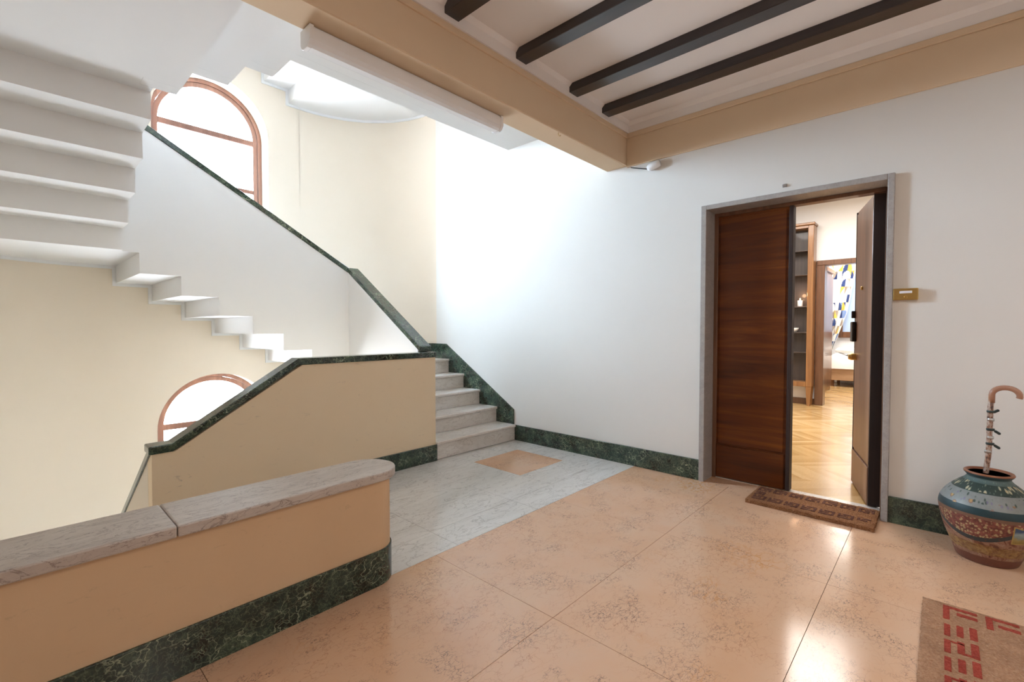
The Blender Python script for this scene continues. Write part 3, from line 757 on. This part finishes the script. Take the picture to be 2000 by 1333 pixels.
# ------------------------------------------------------------ painted jar with cane
JX, JY = 3.722, -.212
def jar_mat():
    m = mat('painted_terracotta', (.4, .2, .1), .5, coat=.05); t = NT(m)
    sep = t.n.new('ShaderNodeSeparateXYZ'); t.link(t.co, sep.inputs[0]); z = sep.outputs[2]
    ang = t.math('ARCTAN2', sep.outputs[1], sep.outputs[0])
    # base bands by height
    c = t.ramp(z, [(0, (.16, .055, .035)), (.055, (.28, .12, .05)), (.10, (.36, .22, .09)), (.14, (.23, .085, .06)), (.265, (.19, .10, .065)),
                   (.288, (.012, .042, .052)), (.325, (.25, .27, .265)), (.395, (.028, .052, .045)), (.44, (.09, .14, .135)), (.462, (.03, .07, .08)), (.488, (.22, .09, .045))], 'CONSTANT')
    def uvm(ka, kz, jitter=0, scl=6):
        cmb = t.n.new('ShaderNodeCombineXYZ'); t.link(t.math('MULTIPLY', ang, ka), cmb.inputs[0]); t.link(t.math('MULTIPLY', z, kz), cmb.inputs[1])
        return t.warp(jitter, scl, src=cmb.outputs[0]) if jitter else cmb.outputs[0]
    uv = uvm(1, 5.5)
    def band(z0, z1):
        wob = t.math('ADD', z, t.math('MULTIPLY', t.math('SUBTRACT', t.noise(3, 2, src=uv).outputs[0], .5), .012))
        return t.math('MULTIPLY', t.math('GREATER_THAN', wob, z0), t.math('LESS_THAN', wob, z1))
    M_ = lambda *a: t.math('MULTIPLY', *a)
    def dots(ka, kz, r0, r1, jit=.05):
        """voronoi blobs: soft mask, and distance for petals"""
        f = t.vor(1.0, 'F1', src=uvm(ka, kz, jit, 9)); return f, t.ramp(f, [(r0, W3), (r1, B3)])
    # worn lower scenes
    n = t.noise(3.6, 7, .68, 1.2, src=uv)
    low = t.ramp(n.outputs[0], [(.34, (.07, .025, .02)), (.43, (.20, .065, .04)), (.50, (.34, .20, .13)), (.56, (.27, .13, .09)), (.62, (.40, .27, .20)), (.72, (.36, .21, .06))])
    c = t.mix(M_(band(.05, .270), .92), c, low)
    gold = t.ramp(t.noise(5, 5, .6, .8, src=uvm(1, 9)).outputs[0], [(.4, (.16, .07, .02)), (.6, (.38, .24, .07))])
    c = t.mix(M_(band(.07, .125), .7), c, gold)
    # hanging garlands of pale blossoms with dark lower edge
    sc = M_(t.math('ABSOLUTE', t.math('SINE', M_(t.math('ADD', ang, .35), 1.5))), .075)
    gz = t.math('ADD', z, sc)
    inside = M_(t.math('GREATER_THAN', gz, .238), band(.14, .272))
    f, mk = dots(14, 75, .30, .46)
    red = t.ramp(t.noise(8, 4, src=uv).outputs[0], [(.4, (.13, .035, .03)), (.6, (.26, .085, .06))])
    c = t.mix(inside, c, red)
    c = t.mix(M_(inside, M_(mk, .85)), c, t.ramp(f, [(.05, (.22, .10, .05)), (.18, (.52, .42, .22)), (.4, (.45, .34, .17))]))
    rim_ = M_(t.math('GREATER_THAN', gz, .216), t.math('LESS_THAN', gz, .240))
    c = t.mix(M_(rim_, band(.10, .272)), c, (.035, .045, .05))
    # blue vignette facing the hall, with scalloped golden top
    dv = t.math('ABSOLUTE', t.math('SUBTRACT', ang, -2.05))
    top = t.math('ADD', .245, M_(t.math('ABSOLUTE', t.math('SINE', M_(ang, 5.0))), .014))
    vg = M_(t.math('LESS_THAN', dv, .62), M_(t.math('GREATER_THAN', z, .165), t.math('LESS_THAN', z, top)))
    vg2 = M_(t.math('LESS_THAN', dv, .65), M_(t.math('GREATER_THAN', z, .160), t.math('LESS_THAN', t.math('SUBTRACT', z, .006), top)))
    c = t.mix(vg2, c, (.42, .28, .08))
    zw = t.math('ADD', z, M_(t.math('SUBTRACT', t.noise(6, 4, src=uv).outputs[0], .5), .03))
    c = t.mix(vg, c, t.ramp(zw, [(.17, (.28, .19, .05)), (.187, (.36, .27, .09)), (.20, (.22, .28, .25)), (.218, (.30, .38, .40)), (.235, (.05, .10, .20))]))
    # fruit and dark leaves on the pale band
    f2, m2 = dots(4.6, 17, .26, .34, .03)
    c = t.mix(M_(band(.325, .362), m2), c, t.ramp(f2, [(0, (.60, .46, .24)), (.16, (.50, .30, .11)), (.28, (.24, .13, .10))]))
    f4, m4 = dots(9, 30, .20, .34, .12)
    c = t.mix(M_(band(.352, .392), M_(m4, .9)), c, (.035, .07, .055))
    f5, m5 = dots(7, 26, .14, .26, .1)
    c = t.mix(M_(band(.335, .385), M_(m5, .7)), c, (.20, .17, .30))
    # daisies on the dark shoulder
    f3, m3 = dots(7.5, 34, .30, .42, .04)
    pet = t.ramp(f3, [(0, (.50, .20, .06)), (.11, (.62, .46, .16)), (.16, (.60, .54, .38)), (.38, (.36, .36, .24))])
    c = t.mix(M_(band(.402, .442), m3), c, pet)
    f6, m6 = dots(12, 50, .18, .30, .15)
    c = t.mix(M_(band(.395, .458), M_(m6, .6)), c, (.20, .28, .22))
    # chips
    ch = t.noise(7, 5, .7, src=t.mapping(loc=(2, 0, 0), src=uv))
    c = t.mix(t.math('MULTIPLY', band(0, .2), t.math('GREATER_THAN', ch.outputs[0], .63)), c, (.13, .05, .035))
    c = t.mix(.3, c, t.ramp(t.noise(60, 3).outputs[0], [(.3, (.55, .55, .55)), (.7, W3)]), 'MULTIPLY')
    t.color(c); t.bump(t.noise(30, 3).outputs[0], .15, .004); return m
prof = [(.118, .0), (.128, .006), (.140, .04), (.160, .095), (.180, .15), (.196, .21), (.206, .262), (.208, .285), (.206, .305), (.198, .332), (.182, .362), (.158, .392), (.130, .420), (.104, .442), (.092, .455), (.089, .463), (.094, .472), (.101, .480), (.104, .488), (.100, .495)]
def smoothprof(p, k=4):
    out = []
    for i in range(len(p)-1):
        p0 = p[max(i-1, 0)]; p1 = p[i]; p2 = p[i+1]; p3 = p[min(i+2, len(p)-1)]
        for j in range(k):
            t = j/k
            out.append(tuple(.5*((2*p1[d])+(-p0[d]+p2[d])*t+(2*p0[d]-5*p1[d]+4*p2[d]-p3[d])*t*t+(-p0[d]+3*p1[d]-3*p2[d]+p3[d])*t**3) for d in (0, 1)))
    return out+[p[-1]]
jar = thing('painted_jar', 'rounded terracotta jar painted with flower bands in teal and brown beside the door wall', 'jar', (JX, JY, 0))
def local_obj(mb, name, m, parent):   # mesh given in the parent's own coordinates
    o = mb.build(name, m, None); o.parent = parent; return o
mb = MB(); pr_ = smoothprof(prof)
inner = [(.092, .493), (.082, .478), (.080, .462), (.095, .44), (.15, .38), (.19, .30), (.17, .15), (.10, .03), (.0001, .02)]
mb.lathe([(.0001, 0)]+pr_[:-6], n=64); local_obj(mb, 'body', jar_mat(), jar)
mb = MB(); mb.lathe(pr_[-7:]+smoothprof(inner[:4])+inner[4:], n=64); local_obj(mb, 'rim', mat('terracotta_rim', (.27, .10, .045), .4), jar)
cane = thing('walking_cane', 'curved handled walking cane wrapped with dark bands standing in the painted jar', 'cane', (JX, JY, .03))
def cane_mat():
    m = mat('patterned_cane', (.4, .2, .12), .35, coat=.3); t = NT(m)
    v = t.noise(55, 3, .6, src=t.mapping((1, 1, .55)))
    t.color(t.ramp(v.outputs[0], [(.36, (.06, .04, .035)), (.46, (.30, .15, .10)), (.56, (.48, .40, .34)), (.66, (.24, .11, .07))])); return m
shaft = [(.02, .03, .0), (.005, .018, .40), (-.02, .004, .60), (-.02, .002, .86), (-.02, -.002, .915)]
shp = [(-JX*0+a-.0, b, c-.03) for a, b, c in shaft]
mb = MB(); mb.tube(shp, [.011, .012, .0125, .013, .013], 14); local_obj(mb, 'shaft', cane_mat(), cane)
crook = []
for i in range(15):
    a = pi-(pi*1.10)*i/14
    crook.append((-.02, -.002-.053-.053*cos(a), .885+.07+.042*sin(a)-.0))
hp = [(-.02, -.002, .885-.03)]+[(x, y, z-.03-.025) for x, y, z in crook]
mb = MB(); mb.tube(hp, [.014]*len(hp), 14); local_obj(mb, 'handle', mat('polished_cane_handle', (.38, .19, .12), .3, coat=.4), cane)
bm_ = mat('dark_badge', (.05, .07, .07), .3, .7); sm_ = mat('silver_badge', (.5, .5, .5), .3, .9)
for zz, ty, mt_ in ((.835, 1, bm_), (.735, -1, bm_), (.655, -1, bm_), (.79, 1, sm_), (.69, 1, sm_), (.61, 1, sm_)):
    y_ = -.001 if zz > .62 else .006
    mb = MB(); mb.lathe([(.0001, -.009), (.0145, -.008), (.0155, 0), (.0145, .008), (.0001, .009)] if mt_ is sm_ else [(.0001, -.006), (.017, -.006), (.018, 0), (.017, .006), (.0001, .006)], (-.02, y_+.001, zz-.03), 16)
    if mt_ is bm_:
        mb.obox(Vector((-.032, y_-.010, zz-.040)), Vector((1, 0, 0)), Vector((0, -.82, .57*ty)).normalized(), Vector((0, .57*ty, .82)).normalized(), .022, .030, .013, .004)
    local_obj(mb, 'metal_badge', mt_, cane)

# ------------------------------------------------------------ apartment behind the door
mb = MB(); mb.box(4.235, 14.2, -2.6, 4.2, -.18, 0); struct(mb.build('floor_apartment', M['parquet']), 'oak parquet floor seen through the open door')
AW = plaster('apartment_white_paint', (.84, .84, .85), (.82, .82, .83), .02)
mb = MB(); mb.box(4.235, 14.2, -2.6, 4.2, 3.55, 3.65); struct(mb.build('ceiling_apartment', AW), 'white apartment ceiling')
mb = MB(); mb.box(4.235, 14.2, 4.0, 4.2, 0, 3.55); struct(mb.build('wall_apartment_left', AW), 'white apartment side wall')
mb = MB(); mb.box(4.235, 14.2, -2.6, -2.4, 0, 3.55); struct(mb.build('wall_apartment_right', AW), 'white apartment side wall to the right')
mb = MB(); mb.box(9.25, 9.40, 1.45, 4.0, 0, 3.55).box(9.25, 9.40, -2.4, .55, 0, 3.55).box(9.25, 9.40, .55, 1.45, 2.37, 3.55)
struct(mb.build('wall_apartment_back', AW), 'white apartment wall with the inner doorway')
mb = MB(); mb.box(9.40, 14.0, 2.10, 2.2, 0, 3.55); struct(mb.build('wall_bedroom_left', AW), 'white bedroom side wall')
mb = MB(); mb.box(13.5, 13.7, -2.4, 2.1, 0, 3.55); struct(mb.build('wall_bedroom_back', AW), 'white bedroom back wall')
d2 = struct(thing('door_2', None, None, (9.2, 1, 0)), 'inner doorway with brown wooden casing')
mb = MB(); mb.box(9.20, 9.42, 1.435, 1.555, 0, 2.344, .006).box(9.20, 9.42, .43, .55, 0, 2.344, .006).box(9.20, 9.42, .43, 1.555, 2.345, 2.425, .006)
mb.build('door_casing', M['casing'], d2)
mb = MB(); mb.box(9.235, 9.25, 1.56, 4.0, 0, .10, .003).box(9.235, 9.25, -2.4, .42, 0, .10, .003)
struct(mb.build('baseboard_apartment', M['casing']), 'wooden baseboard of the apartment')
# bookcase
bc = thing('bookcase', 'tall walnut bookcase on legs seen through the open door', 'bookcase', (9.1, 2.2, 0))
BY0, BY1 = 1.562, 2.75; BX0, BX1 = 9.0, 9.234
mb = MB(); mb.box(BX0, BX1, BY0, BY0+.085, .32, 3.0, .006).box(BX0, BX1, BY1-.085, BY1, .32, 3.0, .006).box(BX0, BX1, BY0+.085, BY1-.085, .32, .40, .004).box(BX0, BX1, BY0+.085, BY1-.085, 2.96, 3.0)
mb.build('carcass', M['shelfwood'], bc)
mb = MB(); mb.box(BX0-.04, BX1, BY0-.02, BY1+.04, 3.0, 3.04, .010); mb.build('cornice', M['shelfwood'], bc)
mb = MB(); mb.box(BX1-.02, BX1, BY0+.08, BY1-.08, .40, 2.96); mb.build('back_panel', M['shelfdark'], bc)
for z in (2.60, 2.20, 1.665, 1.235, .90):
    mb = MB(); mb.box(BX0+.02, BX1-.02, BY0+.085, BY1-.085, z-.022, z, .003); mb.build('shelf', M['shelfdark'], bc)
for y in (BY0+.005, BY1-.085):
    for x in (BX0+.005, BX1-.07):
        mb = MB(); mb.add([(x, y, .32), (x+.06, y, .32), (x+.06, y+.08, .32), (x, y+.08, .32), (x+.012, y+.018, 0), (x+.048, y+.018, 0), (x+.048, y+.062, 0), (x+.012, y+.062, 0)],
                          [(0, 1, 2, 3), (7, 6, 5, 4), (0, 4, 5, 1), (1, 5, 6, 2), (2, 6, 7, 3), (3, 7, 4, 0)]); mb.build('leg', M['shelfwood'], bc)
cn = thing('candle', 'small lit white candle on the bookcase shelf', 'candle', (9.08, 1.76, 1.665))
mb = MB(); mb.lathe([(.0001, 0), (.036, 0), (.038, .004), (.038, .095), (.034, .10), (.0001, .094)], (9.08, 1.76, 1.665), 24); mb.build('wax', M['ceramic'], cn)
fm = mat('candle_flame', (1, .6, .3), .5); fb = fm.node_tree.nodes['Principled BSDF']; fb.inputs['Emission Color'].default_value = (1, .62, .3, 1); fb.inputs['Emission Strength'].default_value = 18
mb = MB(); mb.lathe([(.0001, 0), (.009, .012), (.010, .020), (.005, .036), (.0001, .048)], (9.08, 1.76, 1.762), 12); mb.build('flame', fm, cn)
pl = bpy.data.lights.new('candle_glow', 'POINT'); pl.energy = 2.0; pl.color = (1, .55, .28); pl.shadow_soft_size = .03
po_ = bpy.data.objects.new('candle_glow', pl); po_.location = (9.03, 1.76, 1.86); COL.objects.link(po_)
mb = MB(); mb.lathe([(.0001, 0), (.05, 0), (.075, .03), (.088, .065), (.085, .068), (.07, .035), (.0001, .012)], (9.09, 1.86, 1.235), 28)
tag(mb.build('bowl', M['ceramic']), 'white ceramic bowl on the bookcase shelf below the candle', 'bowl')
# wardrobe beside the inner doorway
wd = thing('wardrobe', 'tall brown cupboard edge visible inside the inner doorway', 'cupboard', (11.2, 1.9, 0))
mb = MB(); mb.box(11.08, 11.9, 1.72, 2.095, 0, 2.44, .006); mb.build('cupboard_body', M['shelfwood'], wd)
mb = MB(); mb.box(11.10, 11.88, 1.70, 1.72, .08, 2.38, .004); mb.build('cupboard_door', M['casing'], wd)
mb = MB(); mb.box(11.04, 11.94, 1.68, 2.095, 2.44, 2.52, .008); mb.build('top_moulding', M['shelfwood'], wd)
# bed
bd = thing('bed', 'bed with rumpled white bedding in the far room', 'bed', (12.9, 1.2, 0))
mb = MB(); mb.box(12.45, 13.45, .15, 1.85, .14, .40, .01); mb.build('bed_frame', wood('pale_bed_wood', (.45, .28, .16), (.55, .36, .22), (.62, .43, .28), .5, 'Y'), bd)
for x in (12.5, 13.34):
    for y in (.2, 1.74): mb = MB(); mb.box(x, x+.06, y, y+.06, 0, .14); mb.build('leg', M['casing'], bd)
mb = MB(); vs = []; fs = []; nx, ny = 26, 44
for i in range(nx+1):
    for j in range(ny+1):
        u = i/nx; v = j/ny; x = 12.40+1.05*u; y = .12+1.76*v
        edge = min(1, min(u, 1-u)*7, min(v, 1-v)*8); e = sqrt(max(0, 1-(1-edge)**2))
        z = .40+.30*e+(.055*sin(7*v*3+5*u)*sin(4*u+2)+.03*sin(19*v+3*sin(7*u)))*e
        vs.append((x, y, z))
for i in range(nx):
    for j in range(ny): a = i*(ny+1)+j; fs.append((a, a+ny+1, a+ny+2, a+1))
mb.add(vs, fs, True); mb.box(12.43, 13.42, .16, 1.83, .40, .47); mb.build('duvet', M['whitecloth'], bd)
mb = MB(); mb.lathe([(.0001, -.06), (.14, -.055), (.22, -.02), (.235, .02), (.17, .07), (.0001, .085)], (12.85, 1.55, .78), 28); mb.build('pillow', M['whitecloth'], bd)
# bedroom window with stand-in pane and curtain
w4 = struct(thing('window_4', None, None, (13.48, 1.2, 1.1)), 'bedroom window with brown frame and opaque pale blue stand-in pane')
mb = MB(); mb.box(13.42, 13.50, .58, 1.72, 1.07, 1.21, .006).box(13.42, 13.50, .58, 1.72, 2.70, 2.78, .006).box(13.42, 13.50, 1.72, 1.80, 1.07, 2.78, .006).box(13.42, 13.50, .50, .58, 1.07, 2.78, .006)
mb.build('window_frame', M['casing'], w4)
mb = MB(); mb.box(13.47, 13.485, .58, 1.72, 1.21, 2.70); mb.build('blue_pane', mat('pale_blue_pane', (.50, .66, .95), .8), w4)  # opaque panel, blue daylight of the window pane put into its colour
cu = thing('curtain', 'patterned curtain of blue, yellow and taupe shapes in the far room', 'curtain', (13.3, 1.7, .8))
cols = [mat('curtain_white', (.86, .85, .82), .9), mat('curtain_navy', (.03, .06, .20), .9), mat('curtain_blue', (.22, .33, .60), .9),
        mat('curtain_yellow', (.85, .55, .10), .9), mat('curtain_taupe', (.38, .32, .26), .9)]
mb = MB(); NU, NV = 48, 96
def cright(z):
    k = [(.84, 1.88), (1.06, 1.80), (1.66, 1.615), (2.64, 1.46), (3.0, 1.38)]
    for (z0, y0), (z1, y1) in zip(k, k[1:]):
        if z <= z1: t = max(0, (z-z0)/(z1-z0)); return y0+(y1-y0)*t
    return k[-1][1]
vs = []
for j in range(NV+1):
    z = .80+(3.0-.80)*j/NV; yr = cright(z); yl = 1.99
    for i in range(NU+1):
        u = i/NU; y = yl+(yr-yl)*u
        vs.append((13.28+.030*sin(u*30+.6*sin(z*3)), y, z))
mb.add(vs, [])
rnd = random.Random(5); cell = {}
CU, CV = 8, 8
seq = [0, 1, 0, 2, 0, 3, 4, 0, 3, 1, 0, 4]
for j in range(NV):
    for i in range(NU):
        cu_, cv_ = i//CU, j//CV; k = (cu_, cv_)
        if k not in cell: cell[k] = (rnd.choice(seq), rnd.choice(seq), rnd.randint(0, 3))
        a, b, ty = cell[k]; fu, fv = (i % CU)/CU, (j % CV)/CV
        s_ = (fu+fv < 1) if ty == 0 else (fu > fv) if ty == 1 else (fu*fu+fv*fv < .9) if ty == 2 else ((1-fu)**2+fv*fv < .9)
        q = j*(NU+1)+i; mb.f.append((q, q+1, q+NU+2, q+NU+1)); mb.m.append(0 if i >= NU-3 else (a if s_ else b)); mb.sm.append(True)
mb.build('fabric', cols, cu, recalc=False)
mb = MB(); mb.tube([(13.30, .5, 3.02), (13.30, 2.06, 3.02)], .014, 10); mb.build('curtain_rod', M['brass'], cu)
